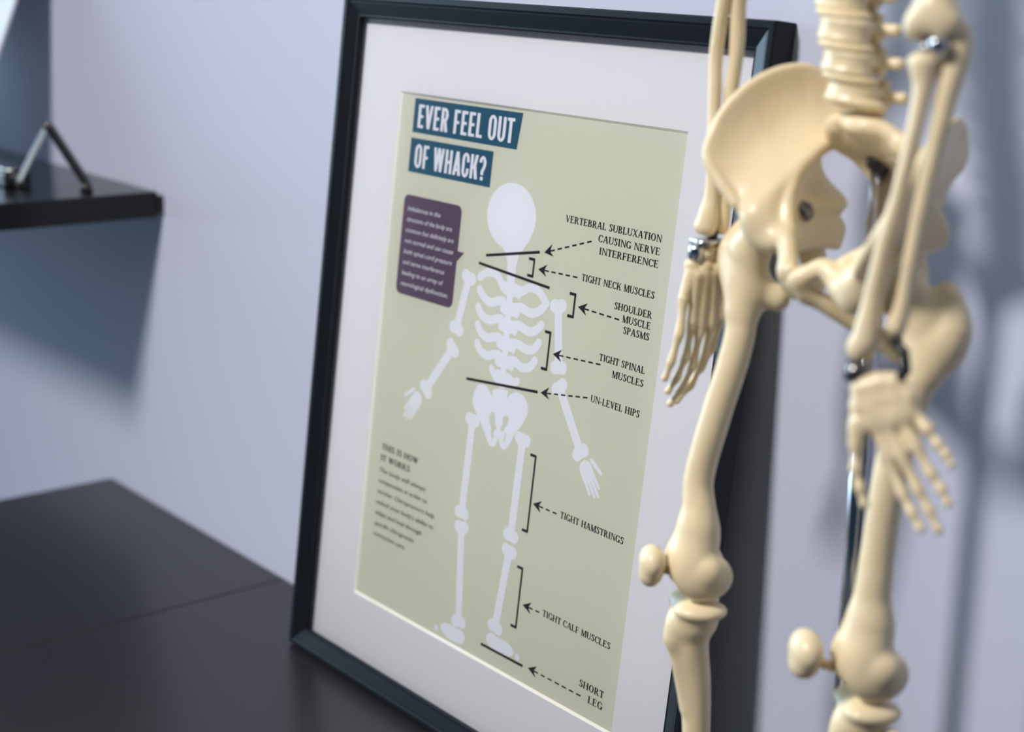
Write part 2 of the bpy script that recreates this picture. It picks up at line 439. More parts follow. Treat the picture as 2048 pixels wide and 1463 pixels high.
    G['W'] = (1.06, [diag(0.27, 0.06, T), diag(0.29, 0.50, t), diag(0.66, 0.44, T), diag(0.68, 0.92, t), ser(0.06, 0.20, 1 - sh_), ser(0.92, 0.97, 1 - sh_)])
    G['X'] = (0.80, [diag(0.58, 0.08, T), diag(0.08, 0.62, t), ser(0.58, 0.72, 0), ser(0.08, 0.14, 0), ser(0.08, 0.23, 1 - sh_), ser(0.62, 0.68, 1 - sh_)])
    G['-'] = (0.40, [R(0.06, 0.30, 0.34, 0.40)])
    G[' '] = (0.34, [])
    return G
ROMAN = roman()
def block():
    """heavy condensed capitals for the headline (cap height 1)"""
    T, t = 0.142, 0.125
    G = {}
    R = lambda x0, y0, x1, y1: [(x0, y0), (x1, y0), (x1, y1), (x0, y1)]
    D = lambda x0, x1, w, y0=0.0, y1=1.0: [(x0, y0), (x0 + w, y0), (x1 + w, y1), (x1, y1)]
    def oval(x, w, a0, a1, n=32):
        qs = []; cx = x + w / 2; r = w / 2
        def pt(a, k):
            a = math.radians(a); s = math.sin(a); c = math.cos(a)
            rr = r - k * T; hh = 0.30 - k * (0.30 - 0.17)
            cy = 0.72 if s >= 0 else 0.28
            return (cx + rr * c, cy + hh * s * 0.97)
        for i in range(n):
            b0 = a0 + (a1 - a0) * i / n; b1 = a0 + (a1 - a0) * (i + 1) / n
            qs.append([pt(b0, 0), pt(b1, 0), pt(b1, 1), pt(b0, 1)])
        return qs
    def oval_sides(x, w):
        return [R(x, 0.27, x + T, 0.73), R(x + w - T, 0.27, x + w, 0.73)]
    G['E'] = (0.37, [R(0.03, 0, 0.03 + T, 1), R(0.03, 0, 0.345, t), R(0.03, 1 - t, 0.345, 1), R(0.03, 0.43, 0.31, 0.43 + t)])
    G['F'] = (0.36, [R(0.03, 0, 0.03 + T, 1), R(0.03, 1 - t, 0.34, 1), R(0.03, 0.42, 0.30, 0.42 + t)])
    G['L'] = (0.35, [R(0.03, 0, 0.03 + T, 1), R(0.03, 0, 0.335, t)])
    G['V'] = (0.44, [D(0.15, 0.01, 0.145), D(0.15, 0.285, 0.145)])
    G['R'] = (0.43, [R(0.03, 0, 0.03 + T, 1), R(0.03, 1 - t, 0.26, 1), R(0.03, 0.42, 0.26, 0.42 + t), D(0.255, 0.17, 0.155, 0, 0.45)] + [[(0.22 + 0.185 * math.cos(math.radians(a)), 0.71 + 0.29 * math.sin(math.radians(a))), (0.22 + 0.185 * math.cos(math.radians(a + 15)), 0.71 + 0.29 * math.sin(math.radians(a + 15))), (0.22 + 0.035 * math.cos(math.radians(a + 15)), 0.71 + 0.145 * math.sin(math.radians(a + 15))), (0.22 + 0.035 * math.cos(math.radians(a)), 0.71 + 0.145 * math.sin(math.radians(a)))] for a in range(-90, 90, 15)])
    G['O'] = (0.44, oval(0.02, 0.40, 0, 180, 24) + oval(0.02, 0.40, 180.01, 359.99, 24) + oval_sides(0.02, 0.40))
    G['U'] = (0.44, [R(0.025, 0.28, 0.025 + T, 1), R(0.415 - T, 0.28, 0.415, 1)] + oval(0.025, 0.39, 180, 360))
    G['T'] = (0.36, [R(0.10, 0, 0.10 + T, 1), R(0.0, 1 - t, 0.355, 1)])
    G['W'] = (0.62, [D(0.12, 0.01, 0.14), D(0.12, 0.235, 0.13), D(0.37, 0.245, 0.14), D(0.37, 0.465, 0.14)])
    G['H'] = (0.45, [R(0.03, 0, 0.03 + T, 1), R(0.42 - T, 0, 0.42, 1), R(0.03, 0.42, 0.42, 0.42 + t)])
    G['A'] = (0.44, [D(0.0, 0.14, 0.15), D(0.285, 0.145, 0.15), R(0.11, 0.18, 0.33, 0.18 + t * .9)])
    G['C'] = (0.42, oval(0.02, 0.39, 6, 180, 24) + oval(0.02, 0.39, 180.01, 354, 24) + [R(0.02, 0.27, 0.02 + T, 0.73), R(0.41 - T, 0.63, 0.41, 0.74), R(0.41 - T, 0.26, 0.41, 0.37)])
    G['K'] = (0.45, [R(0.03, 0, 0.03 + T, 1), D(0.16, 0.275, 0.155, 0.40, 1.0), D(0.285, 0.18, 0.16, 0, 0.60)])
    G['?'] = (0.40, [R(0.125, 0, 0.125 + T, 0.15), R(0.125, 0.22, 0.125 + T, 0.42)] + [[(0.195 + 0.185 * math.cos(math.radians(a)), 0.72 + 0.28 * math.sin(math.radians(a))), (0.195 + 0.185 * math.cos(math.radians(a + 15)), 0.72 + 0.28 * math.sin(math.radians(a + 15))), (0.195 + 0.04 * math.cos(math.radians(a + 15)), 0.72 + 0.14 * math.sin(math.radians(a + 15))), (0.195 + 0.04 * math.cos(math.radians(a)), 0.72 + 0.14 * math.sin(math.radians(a)))] for a in range(-45, 180, 15)] + [D(0.125, 0.225, 0.15, 0.36, 0.60)])
    G[' '] = (0.20, [])
    return G
BLOCK = block()

def letters(ink, text, font, x0, x1, y, h, mi=0, slant=0.0, track=0.0, align='fit'):
    adv = sum(font[c][0] for c in text) + track * (len(text) - 1)
    sx = (x1 - x0) / adv
    x = 0.0
    for c in text:
        w, polys = font[c]
        for p in polys:
            ink.poly([(x0 + (x + a) * sx + slant * b * h, y + b * h) for a, b in p], mi)
        x += w + track

def script_text(ink, text, x0, x1, y, h, mi=0, slant=0.0, bold=0.0):
    """small upper and lower case lettering from the built-in outline font, set to the given width"""
    cu = bpy.data.curves.new('lettering', 'FONT')
    cu.body = text; cu.size = 1.0; cu.shear = slant; cu.offset = bold; cu.resolution_u = 2
    o = bpy.data.objects.new('lettering', cu)
    COL.objects.link(o)
    dg = bpy.context.evaluated_depsgraph_get()
    me = bpy.data.meshes.new_from_object(o.evaluated_get(dg))
    vs = [(v.co.x, v.co.y) for v in me.vertices]
    a = min(v[0] for v in vs); b = max(v[0] for v in vs)
    for p in me.polygons:
        ink.poly([(x0 + (vs[i][0] - a) / (b - a) * (x1 - x0), y + vs[i][1] * h) for i in p.vertices], mi)
        ink.k -= 1
    ink.k += 1
    COL.objects.unlink(o)
    bpy.data.objects.remove(o); bpy.data.curves.remove(cu); bpy.data.meshes.remove(me)

# headline banners
k = Ink(1)
k.poly([(18.9, 375.9), (143.3, 375.9), (146.4, 401.9), (18.9, 401.6)], 0)
k2 = Ink(2); k2.m = k.m
letters(k2, 'EVER FEEL OUT', BLOCK, 24.0, 138.6, 379.8, 17.6, 1, 0.0, 0.03)
k.build('title_banner', [M_TEAL, M_WHITE])
k = Ink(1)
k.poly([(18.4, 345.8), (118.0, 345.9), (118.3, 371.9), (18.4, 371.7)], 0)
k2 = Ink(2); k2.m = k.m
letters(k2, 'OF WHACK?', BLOCK, 24.8, 112.0, 349.8, 17.6, 1, 0.0, 0.03)
k.build('title_banner', [M_TEAL, M_WHITE])

# purple speech bubble
k = Ink(1)
def rrect(x0, y0, x1, y1, r, n=7):
    out = []
    for cx, cy, a0 in ((x1 - r, y1 - r, 0), (x0 + r, y1 - r, 90), (x0 + r, y0 + r, 180), (x1 - r, y0 + r, 270)):
        out += [(cx + r * math.cos(math.radians(a0 + 90 * i / n)), cy + r * math.sin(math.radians(a0 + 90 * i / n))) for i in range(n + 1)]
    return out
k.poly(rrect(17.0, 251.6, 89.0, 328.4, 5.5), 0)
k.poly([(88.5, 295.0), (96.8, 294.9), (88.5, 286.6)], 0)
k2 = Ink(2); k2.m = k.m
for i, (tx, wd) in enumerate([('Imbalances in the', 41), ('structure of the body are', 56.5), ('common but definitely are', 60), ('not normal and can cause', 60.5), ('both spinal cord pressure', 60.5), ('and nerve interference', 52.5), ('leading to an array of', 52.5), ('neurological dysfunction.', 59.5)]):
    script_text(k2, tx, 22.9, 22.9 + wd, 316.4 - 8.28 * i, 5.2, 1, 0.24, 0.0)
k.build('speech_bubble', [M_PURPLE, M_WHITE])

# white skeleton drawing
k = Ink(1)
def knobbed(a, b, w, r):
    dx, dy = b[0] - a[0], b[1] - a[1]; L = math.hypot(dx, dy); ux, uy = dx / L, dy / L; nx, ny = -uy, ux
    k.line(a, b, w)
    for c, s in ((a, -1), (b, 1)):
        for q in (-1, 1):
            k.disc((c[0] + nx * q * r * 0.50 + ux * s * r * 0.15, c[1] + ny * q * r * 0.50 + uy * s * r * 0.15), r * 0.62)
        k.disc(c, r * 0.72)
k.disc((145.2, 329.0), 27.0, 23.6, 0, 40)
k.poly([(119.2, 325), (123, 316), (130.5, 309.5), (138, 306.5), (143.5, 302.5), (146.5, 296), (147.6, 288), (148.4, 281), (157.0, 281), (156.6, 288), (156.8, 296), (158.5, 303), (162.5, 308), (168, 315), (172, 325)])
V = [(154.9, 277.7), (154.8, 263.8), (154.7, 251.2), (154.9, 238.3), (155.1, 225.4), (155.6, 213.2)]
k.line((152.9, 283), (155.6, 206), 6.4)
for (x, y) in V:
    k.poly([(x - 11, y + 3.0), (x - 9.0, y + 4.6), (x - 5.5, y + 5.4), (x + 5.5, y + 5.0), (x + 9.5, y + 4.2), (x + 11.5, y + 2.0), (x + 11, y - 2.6), (x + 9.0, y - 5.6), (x + 6.5, y - 4.6), (x - 6.5, y - 5.0), (x - 10.5, y - 3.4)])
for r in ([(145.0, 277.5), (141.5, 281.4), (134.7, 286.0), (125.7, 285.2), (118.0, 281.0)], [(162, 277), (166.7, 278.9), (173.1, 282.3), (181.2, 282.4), (188.5, 278.5), (192.6, 274.9)],
          [(147, 268), (141.8, 267.4), (133.7, 264.7), (125.9, 266.3), (118.9, 271.6)], [(147, 255), (141.7, 254.2), (134.2, 251.8), (125.2, 253.3), (119.4, 258.6)],
          [(147, 241.5), (141.2, 240.7), (134.0, 238.7), (126.2, 240.5), (120.9, 245.7)], [(148, 229), (142.1, 228.0), (135.0, 225.8), (127.1, 227.7), (122.5, 232.4)],
          [(150, 213.5), (145.6, 214.0), (141.6, 217.4)], [(162, 266.4), (167.5, 267.0), (177.1, 265.1), (184.8, 267.3), (190.5, 271.8)],
          [(162, 253.5), (167.0, 254.1), (177.2, 251.9), (184.9, 254.1), (190.0, 258.9)], [(162, 240.5), (168.1, 240.7), (177.5, 238.9), (185.0, 240.9), (189.3, 246.0)],
          [(162, 228), (167.0, 227.9), (174.6, 225.3), (182.5, 227.2), (187.5, 232.8)], [(158, 211.5), (165.0, 212.2), (171.2, 214.6)]):
    k.stroke(r, 6.6 if len(r) > 3 else 6.0, sub=6)
# pelvis with its openings left out: drawn as strips
out = [(125.0, 196.9), (127.0, 201.0), (130.7, 203.6), (135, 204.2), (138.4, 203.4), (143.0, 200.4), (148.0, 196.4), (154.8, 195.5), (161.5, 199.3), (165.2, 203.4), (169.5, 206.2), (174.0, 207.0), (179.5, 206.0), (183.5, 203.2), (185.8, 199.3), (186.1, 193.7), (182.0, 185.3), (175.4, 176.9)]
k.poly([(125.0, 196.9), (127.0, 201.0), (130.7, 203.6), (135, 204.2), (138.4, 203.4), (143.0, 200.4), (147.9, 196.2), (147.6, 186.5), (145.2, 182.8), (146.0, 179.0), (148.2, 175.0), (135.7, 176.2), (128.7, 182.2), (123.9, 188.9)])
k.poly([(186.1, 193.7), (185.8, 199.3), (183.5, 203.2), (179.5, 206.0), (174.0, 207.0), (169.5, 206.2), (165.2, 203.4), (161.8, 199.5), (162.4, 187.6), (165.6, 187.6), (166.9, 185.2), (165.4, 180.8), (162.6, 177.5), (162.8, 174.5), (175.4, 176.9), (182.0, 185.3)])
k.poly([(147.6, 196.4), (144.6, 201.6), (148.9, 204.0), (154.5, 205.1), (163.1, 205.6), (161.8, 199.3), (162.6, 187.6), (160.0, 185.2), (160.9, 180.8), (158.8, 176.1), (159.5, 172), (153.5, 172), (154.4, 175.6), (151.7, 180.1), (151.9, 184.0), (149.8, 186.6), (147.4, 186.6)])
k.poly([(135.7, 176.4), (148.3, 176.2), (149.0, 171.8), (150.2, 167.5), (152.0, 167.6), (151.5, 171.5), (153.0, 175), (158.5, 175), (157.3, 169.3), (156.1, 164.7), (154.2, 162.2), (151.9, 161.4), (149.5, 161.4), (147.2, 162.4), (143.2, 167.3)])
k.poly([(156.6, 175.5), (163.5, 175.5), (164.6, 173.1), (163.7, 168.3), (165.0, 168.3), (165.6, 173.6), (164.5, 176.5), (175.4, 177.0), (171.0, 169.0), (168.2, 164.6), (166.2, 162.8), (163.8, 162.4), (161.7, 163.0), (160.2, 164.6), (157.6, 169.3)])
for a, b in (((205.4, 274.3), (212.4, 234.5)), ((216.4, 219.5), (243.6, 182.0)), ((105.0, 277.0), (97.0, 239.5)), ((94.2, 222.0), (68.2, 186.0)), ((126.7, 174.5), (125.4, 105.0)), ((127.0, 92.0), (135.0, 22.6)), ((184.2, 174.0), (182.9, 104.5)), ((183.0, 90.6), (177.0, 33.0))):
    knobbed(a, b, 7.8, 7.7)
def hand(c, d, s):
    """palm, four fingers and a thumb; d = direction angle, s = side of the thumb"""
    cs, sn = math.cos(d), math.sin(d)
    T2 = lambda x, y: (c[0] + x * cs - y * sn * s, c[1] + x * sn + y * cs * s)
    k.disc(T2(0, 0), 6.6, 6.4, d)
    k.poly([T2(-2, -6.2), T2(8, -6.4), T2(8, 6.2), T2(-2, 6.2)])
    for yy, ln in ((-4.9, 16.0), (-1.6, 19.5), (1.7, 21.0), (4.9, 16.0)):
        k.stroke([T2(6, yy * 0.95), T2(ln, yy * 1.05)], 2.9, 2.6)
    k.stroke([T2(-3, 8.2), T2(8.5, 12.0)], 3.2, 2.8)
hand((251.5, 171.0), math.radians(-50), 1)
hand((57.3, 174.6), math.radians(-127), -1)
k.disc((129.5, 10.2), 15.2, 5.9, math.radians(-3)); k.disc((138, 10.6), 6.6, 5.6); k.disc((109.6, 7.4), 2.3, 2.6)
k.disc((184.8, 19.8), 15.4, 6.0, math.radians(2)); k.disc((175, 21.0), 6.6, 5.4); k.disc((204.4, 18.6), 2.3, 2.6)
k.build('skeleton_drawing', M_WHITE)

# black lines, brackets and dashed arrows
def level_line(a, b):
    q = Ink(3); q.line(a, b, 2.0); q.build('level_line', M_INK)
for a, b in (((122.1, 297.3), (179.9, 308.8)), ((114.8, 290.6), (194.2, 286.0)), ((114.5, 204.1), (194.1, 212.0)), ((163.3, 14.1), (211.2, 14.4))):
    level_line(a, b)
def bracket(x, y0, y1, d=5.8):
    q = Ink(3); w = 1.75
    q.line((x, y0), (x, y1), w); q.line((x - d, y1 - w / 2), (x, y1 - w / 2), w + 0.3); q.line((x - d, y0 + w / 2), (x, y0 + w / 2), w + 0.3)
    q.build('bracket', M_INK)
for x, y0, y1 in ((175.2, 290.0, 303.6), (221.0, 269.8, 287.0), (200.4, 228.6, 256.4), (199.8, 110.6, 167.6), (199.3, 38.6, 84.6)):
    bracket(x, y0, y1)
def arrow(a, b, n):
    q = Ink(3)
    dx, dy = b[0] - a[0], b[1] - a[1]; L = math.hypot(dx, dy); ux, uy = dx / L, dy / L; nx, ny = -uy, ux
    hl, hw = 9.0, 4.3
    A = lambda s_, t_: (a[0] + ux * s_ + nx * t_, a[1] + uy * s_ + ny * t_)
    q.poly([A(0, 0), A(hl, hw), A(hl * 0.68, 0)]); q.poly([A(0, 0), A(hl * 0.68, 0), A(hl, -hw)])
    q.line(A(hl * 0.6, 0), A(11.0, 0), 1.1)
    rest = L - 11.0; p = rest / n
    for i in range(n):
        q.line(A(11.0 + p * i + p * 0.40, 0), A(11.0 + p * (i + 1), 0), 1.1)
    q.build('dashed_arrow', M_INK)
for a, b, n in (((184.6, 309.3), (230.6, 324.2), 5), ((180.3, 296.9), (220.8, 298.0), 4), ((224.9, 278.5), (265.6, 277.4), 4), ((205.2, 241.6), (253.2, 244.4), 5), ((197.2, 212.3), (244.6, 219.6), 5), ((202.4, 133.0), (227.8, 132.9), 2), ((203.8, 58.2), (222.1, 58.7), 1), ((216.9, 15.2), (272.9, 15.6), 6)):
    arrow(a, b, n)

# captions, right aligned
def caption(rows, h=4.75):
    q = Ink(3)
    for tx, x0, x1, y in rows:
        letters(q, tx, ROMAN, x0, x1, y, h, 0, 0, 0.05)
    q.build('caption', M_INK)
caption([('VERTEBRAL SUBLUXATION', 202.4, 295, 333.4), ('CAUSING NERVE', 236.9, 295, 325.0), ('INTERFERENCE', 239.0, 295, 316.8)])
caption([('TIGHT NECK MUSCLES', 225.2, 295, 296.6)])
caption([('SHOULDER', 259.6, 295, 283.6), ('MUSCLE', 268.6, 295, 276.4), ('SPASMS', 270.6, 295, 269.2)])
caption([('TIGHT SPINAL', 251.3, 295, 247.0), ('MUSCLES', 265.2, 295, 238.3)])
caption([('UN-LEVEL HIPS', 247.8, 295, 217.8)])
caption([('TIGHT HAMSTRINGS', 231.6, 295, 131.2)])
caption([('TIGHT CALF MUSCLES', 225.4, 295, 57.3)])
caption([('SHORT', 270.0, 294.8, 22.0), ('LEG', 280.3, 294.8, 13.7)], 5.1)
q = Ink(3)
letters(q, 'THIS IS HOW', ROMAN, 18.8, 66.8, 125.6, 4.9, 0, 0, 0.05)
letters(q, 'IT WORKS', ROMAN, 18.6, 57.4, 116.6, 4.9, 0, 0, 0.05)
for i, (tx, wd) in enumerate([('The body will always', 61), ('compensate in order to', 64.5), ('survive. Chiropractors help', 75), ("unlock your body's ability to", 75), ('adapt and heal through', 61.5), ('specific chiropractic', 53), ('corrective care.', 42.5)]):
    script_text(q, tx, 18.5, 18.5 + wd, 107.2 - 8.75 * i, 5.4, 0, 0.24, 0.0)
q.build('explanation_text', M_INK)

# ------------------------------------------------------------------ bones: smooth solids from distance fields
def rot_mat(yaw, roll):
    a, b = math.radians(yaw), math.radians(roll)
    return np.array([[math.cos(a), -math.sin(a), 0], [math.sin(a), math.cos(a), 0], [0, 0, 1]]) @ np.array([[math.cos(b), 0, math.sin(b)], [0, 1, 0], [-math.sin(b), 0, math.cos(b)]])

class Bone:
    """ops in mm in the skeleton's own axes: x to its left, y back, z up"""
    def __init__(self, h=1.0, xf=None, noise=0.25):
        self.ops = []; self.h = h; self.xf = xf; self.noise = noise
        self.lo = np.full(3, 1e9); self.hi = np.full(3, -1e9)
    def _p(self, p):
        p = np.asarray(p, float)
        return self.xf(p) if self.xf else p
    def _grow(self, p, r):
        self.lo = np.minimum(self.lo, p - r); self.hi = np.maximum(self.hi, p + r)
    def cap(self, a, b, ra, rb=None, k=2.0):
        rb = ra if rb is None else rb
        a, b = self._p(a), self._p(b); self._grow(a, ra); self._grow(b, rb)
        self.ops.append(('cap', a, b, ra, rb, k)); return self
    def chain(self, pts, radii, k=2.0):
        P = np.array([self._p(p) for p in pts]); r = np.array(radii, float)
        if len(P) > 2:
            q = np.array(smooth_curve([tuple(a) + (b,) for a, b in zip(P, r)], 5)); P, r = q[:, :3], np.maximum(q[:, 3], 0.3)
        for a, b in zip(P, r): self._grow(a, b)
        self.ops.append(('chain', P, r, k)); return self
    def ell(self, c, r, k=2.0, axes=None):
        c = self._p(c); r = np.asarray(r, float) if np.ndim(r) else np.full(3, float(r))
        self._grow(c, r.max()); self.ops.append(('ell', c, r, k, np.eye(3) if axes is None else np.asarray(axes, float))); return self
    def sub(self, c, r, k=1.5, axes=None):
        c = self._p(c); r = np.asarray(r, float) if np.ndim(r) else np.full(3, float(r))
        self.ops.append(('sub', c, r, k, np.eye(3) if axes is None else np.asarray(axes, float))); return self
    def sheet(self, grid, rad, k=2.0, step=0.9):
        """grid[i][j] control points, rad[i][j] half thickness"""
        g = np.array([[self._p(p) for p in row] for row in grid]); r = np.array(rad, float)
        n, m = r.shape
        def up(a, ax, cnt):
            N = a.shape[ax]; t = np.linspace(0, N - 1, cnt); i = np.minimum(t.astype(int), N - 2); f = t - i
            tk = lambda idx: np.take(a, np.clip(idx, 0, N - 1), axis=ax)
            sh = [1] * a.ndim; sh[ax] = cnt; f = f.reshape(sh)
            p0, p1, p2, p3 = tk(i - 1), tk(i), tk(i + 1), tk(i + 2)
            return 0.5 * (2 * p1 + (p2 - p0) * f + (2 * p0 - 5 * p1 + 4 * p2 - p3) * f ** 2 + (3 * p1 - p0 - 3 * p2 + p3) * f ** 3)
        L0 = np.linalg.norm(np.diff(g, axis=0), axis=2).sum(0).max(); L1 = np.linalg.norm(np.diff(g, axis=1), axis=2).sum(1).max()
        c0, c1 = int(L0 / step) + 2, int(L1 / step) + 2
        g = up(up(g, 0, c0), 1, c1).reshape(-1, 3); r = up(up(r[..., None], 0, c0), 1, c1).reshape(-1)
        self.lo = np.minimum(self.lo, g.min(0) - r.max()); self.hi = np.maximum(self.hi, g.max(0) + r.max())
        self.ops.append(('cloud', g, r, k)); return self
    def mesh(self):
        h = self.h
        lo = self.lo - 3 * h; n = np.ceil((self.hi + 3 * h - lo) / h).astype(int) + 1
        ax = [(lo[i] + h * np.arange(n[i])).astype(np.float32) for i in range(3)]
        d = np.full(tuple(n), 12.0, np.float32)
        def region(a, b, m):
            s = [slice(max(0, int((a[i] - m - lo[i]) / h)), min(n[i], int((b[i] + m - lo[i]) / h) + 2)) for i in range(3)]
            X, Y, Z = np.meshgrid(ax[0][s[0]], ax[1][s[1]], ax[2][s[2]], indexing='ij')
            return tuple(s), np.stack([X, Y, Z], -1)
        def smin(a, b, k):
            if k < 1e-6: return np.minimum(a, b)
            q = np.clip(0.5 + 0.5 * (b - a) / k, 0, 1)
            return b * (1 - q) + a * q - k * q * (1 - q)
        def ell(P, c, r, A):
            q = (P - c) @ A.T
            k0 = np.linalg.norm(q / r, axis=-1); k1 = np.linalg.norm(q / (r * r), axis=-1)
            return k0 * (k0 - 1) / np.maximum(k1, 1e-6)
        for op in self.ops:
            if op[0] == 'cap':
                _, a, b, ra, rb, k = op
                m = max(ra, rb) + k + 4 * h
                s, P = region(np.minimum(a, b), np.maximum(a, b), m)
                ba = b - a; L2 = float(ba @ ba) + 1e-9
                t = np.clip(((P - a) @ ba) / L2, 0, 1)
                di = np.linalg.norm(P - a - t[..., None] * ba, axis=-1) - (ra + (rb - ra) * t)
                d[s] = smin(d[s], di.astype(np.float32), k)
            elif op[0] == 'chain':
                _, pc, rc, k = op
                s, P = region(pc.min(0), pc.max(0), rc.max() + k + 4 * h)
                di = np.full(P.shape[:3], 12.0, np.float32)
                for i in range(len(pc) - 1):
                    a, b = pc[i], pc[i + 1]; ba = b - a; L2 = float(ba @ ba) + 1e-9
                    t = np.clip(((P - a) @ ba) / L2, 0, 1)
                    di = np.minimum(di, (np.linalg.norm(P - a - t[..., None] * ba, axis=-1) - (rc[i] + (rc[i + 1] - rc[i]) * t)).astype(np.float32))
                d[s] = smin(d[s], di, k)
            elif op[0] == 'ell':
                _, c, r, k, A = op
                s, P = region(c, c, r.max() + k + 4 * h)
                d[s] = smin(d[s], ell(P, c, r, A).astype(np.float32), k)
            elif op[0] == 'sub':
                _, c, r, k, A = op
                s, P = region(c, c, r.max() + k + 4 * h)
                d[s] = -smin(-d[s], ell(P, c, r, A).astype(np.float32), k)
            else:
                _, g, r, k = op
                dc = np.full(tuple(n), 12.0, np.float32)
                for c, rr in zip(g, r):
                    s, P = region(c, c, rr + 4 * h)
                    dc[s] = np.minimum(dc[s], np.linalg.norm(P - c, axis=-1) - rr)
                d = smin(d, dc, k)
        if self.noise:
            X, Y, Z = np.meshgrid(*ax, indexing='ij')
            nz = np.sin(X * .55 + 1.3 * np.sin(Z * .21)) * np.sin(Y * .60 + np.sin(X * .33)) + 0.8 * np.sin(Z * .31 + Y * .27) * np.sin(X * .43 + 1.7)
            d = d + self.noise * nz.astype(np.float32)
        return surface_nets(d, lo, h)

def surface_nets(d, lo, h):
    ins = d < 0
    nx, ny, nz = d.shape
    cnt = np.zeros((nx - 1, ny - 1, nz - 1), np.float32); acc = np.zeros((nx - 1, ny - 1, nz - 1, 3), np.float32)
    sl = lambda o, n: slice(o, o + n - 1)
    for axis in range(3):
        o1, o2 = [a for a in range(3) if a != axis]
        for p in (0, 1):
            for q in (0, 1):
                off = [0, 0, 0]; off[o1] = p; off[o2] = q
                A = tuple(sl(off[i], d.shape[i]) for i in range(3)); off2 = off[:]; off2[axis] = 1
                Bs = tuple(sl(off2[i], d.shape[i]) for i in range(3))
                a, b = d[A], d[Bs]; x = ins[A] != ins[Bs]
                t = np.where(x, a / np.where(x, a - b, 1), 0)
                cnt += x
                acc[..., o1] += p * x; acc[..., o2] += q * x; acc[..., axis] += t * x
    act = cnt > 0
    idx = np.full(act.shape, -1, np.int64); idx[act] = np.arange(act.sum())
    ijk = np.argwhere(act)
    V = (ijk + acc[act] / cnt[act][:, None]) * h + lo
    quads = []
    for axis in range(3):
        o1, o2 = (axis + 1) % 3, (axis + 2) % 3
        A = [slice(None)] * 3; Bs = [slice(None)] * 3
        A[axis] = slice(0, d.shape[axis] - 1); Bs[axis] = slice(1, d.shape[axis])
        x = ins[tuple(A)] != ins[tuple(Bs)]
        pos = np.argwhere(x)
        pos = pos[(pos[:, o1] > 0) & (pos[:, o2] > 0) & (pos[:, o1] < d.shape[o1] - 1) & (pos[:, o2] < d.shape[o2] - 1)]
        fl = ins[tuple(A)][tuple(pos.T)]
        def at(a, b):
            q = pos.copy(); q[:, o1] -= a; q[:, o2] -= b
            return idx[tuple(q.T)]
        q = np.stack([at(1, 1), at(0, 1), at(0, 0), at(1, 0)], 1)
        q[~fl] = q[~fl][:, ::-1]
        quads.append(q)
    return V, np.concatenate(quads)

SK = Vector((0.15, -0.11, 0.0))
skel = thing('skeleton_model', 'small ivory anatomical skeleton on a chrome rod, standing beside the framed poster', 'skeleton model', SK)
def bone(name, B, parent=None, m=None, label=None):
    V, Q = B.mesh()
    for lam in (0.6, 0.6, -0.3):
        sm = np.zeros_like(V); ct = np.zeros(len(V))
        for a_, b_ in ((0, 1), (1, 2), (2, 3), (3, 0)):
            np.add.at(sm, Q[:, a_], V[Q[:, b_]]); np.add.at(sm, Q[:, b_], V[Q[:, a_]])
            np.add.at(ct, Q[:, a_], 1); np.add.at(ct, Q[:, b_], 1)
        V = V + lam * (sm / np.maximum(ct, 1)[:, None] - V)
    V = V * 0.001; V[:, 2] -= SK.z
    me = bpy.data.meshes.new(name)
    me.vertices.add(len(V)); me.vertices.foreach_set('co', V.astype(np.float32).ravel())
    me.loops.add(Q.size); me.loops.foreach_set('vertex_index', Q.astype(np.int32).ravel())
    me.polygons.add(len(Q)); me.polygons.foreach_set('loop_start', np.arange(0, Q.size, 4, dtype=np.int32))
    me.update(calc_edges=True); me.validate()
    o = link(name, me, parent or skel, m or M_BONE, smooth=True)
    if label: o['label'] = label
    return o
def hardware(name, build, m, parent=None, label=None):
    b = MB(); build(b)
    o = b.build(name, m, parent or skel, smooth=True)
    if label: o['label'] = label
    return o
mm = lambda x, y, z: (x * 0.001, y * 0.001, z * 0.001 - SK.z)

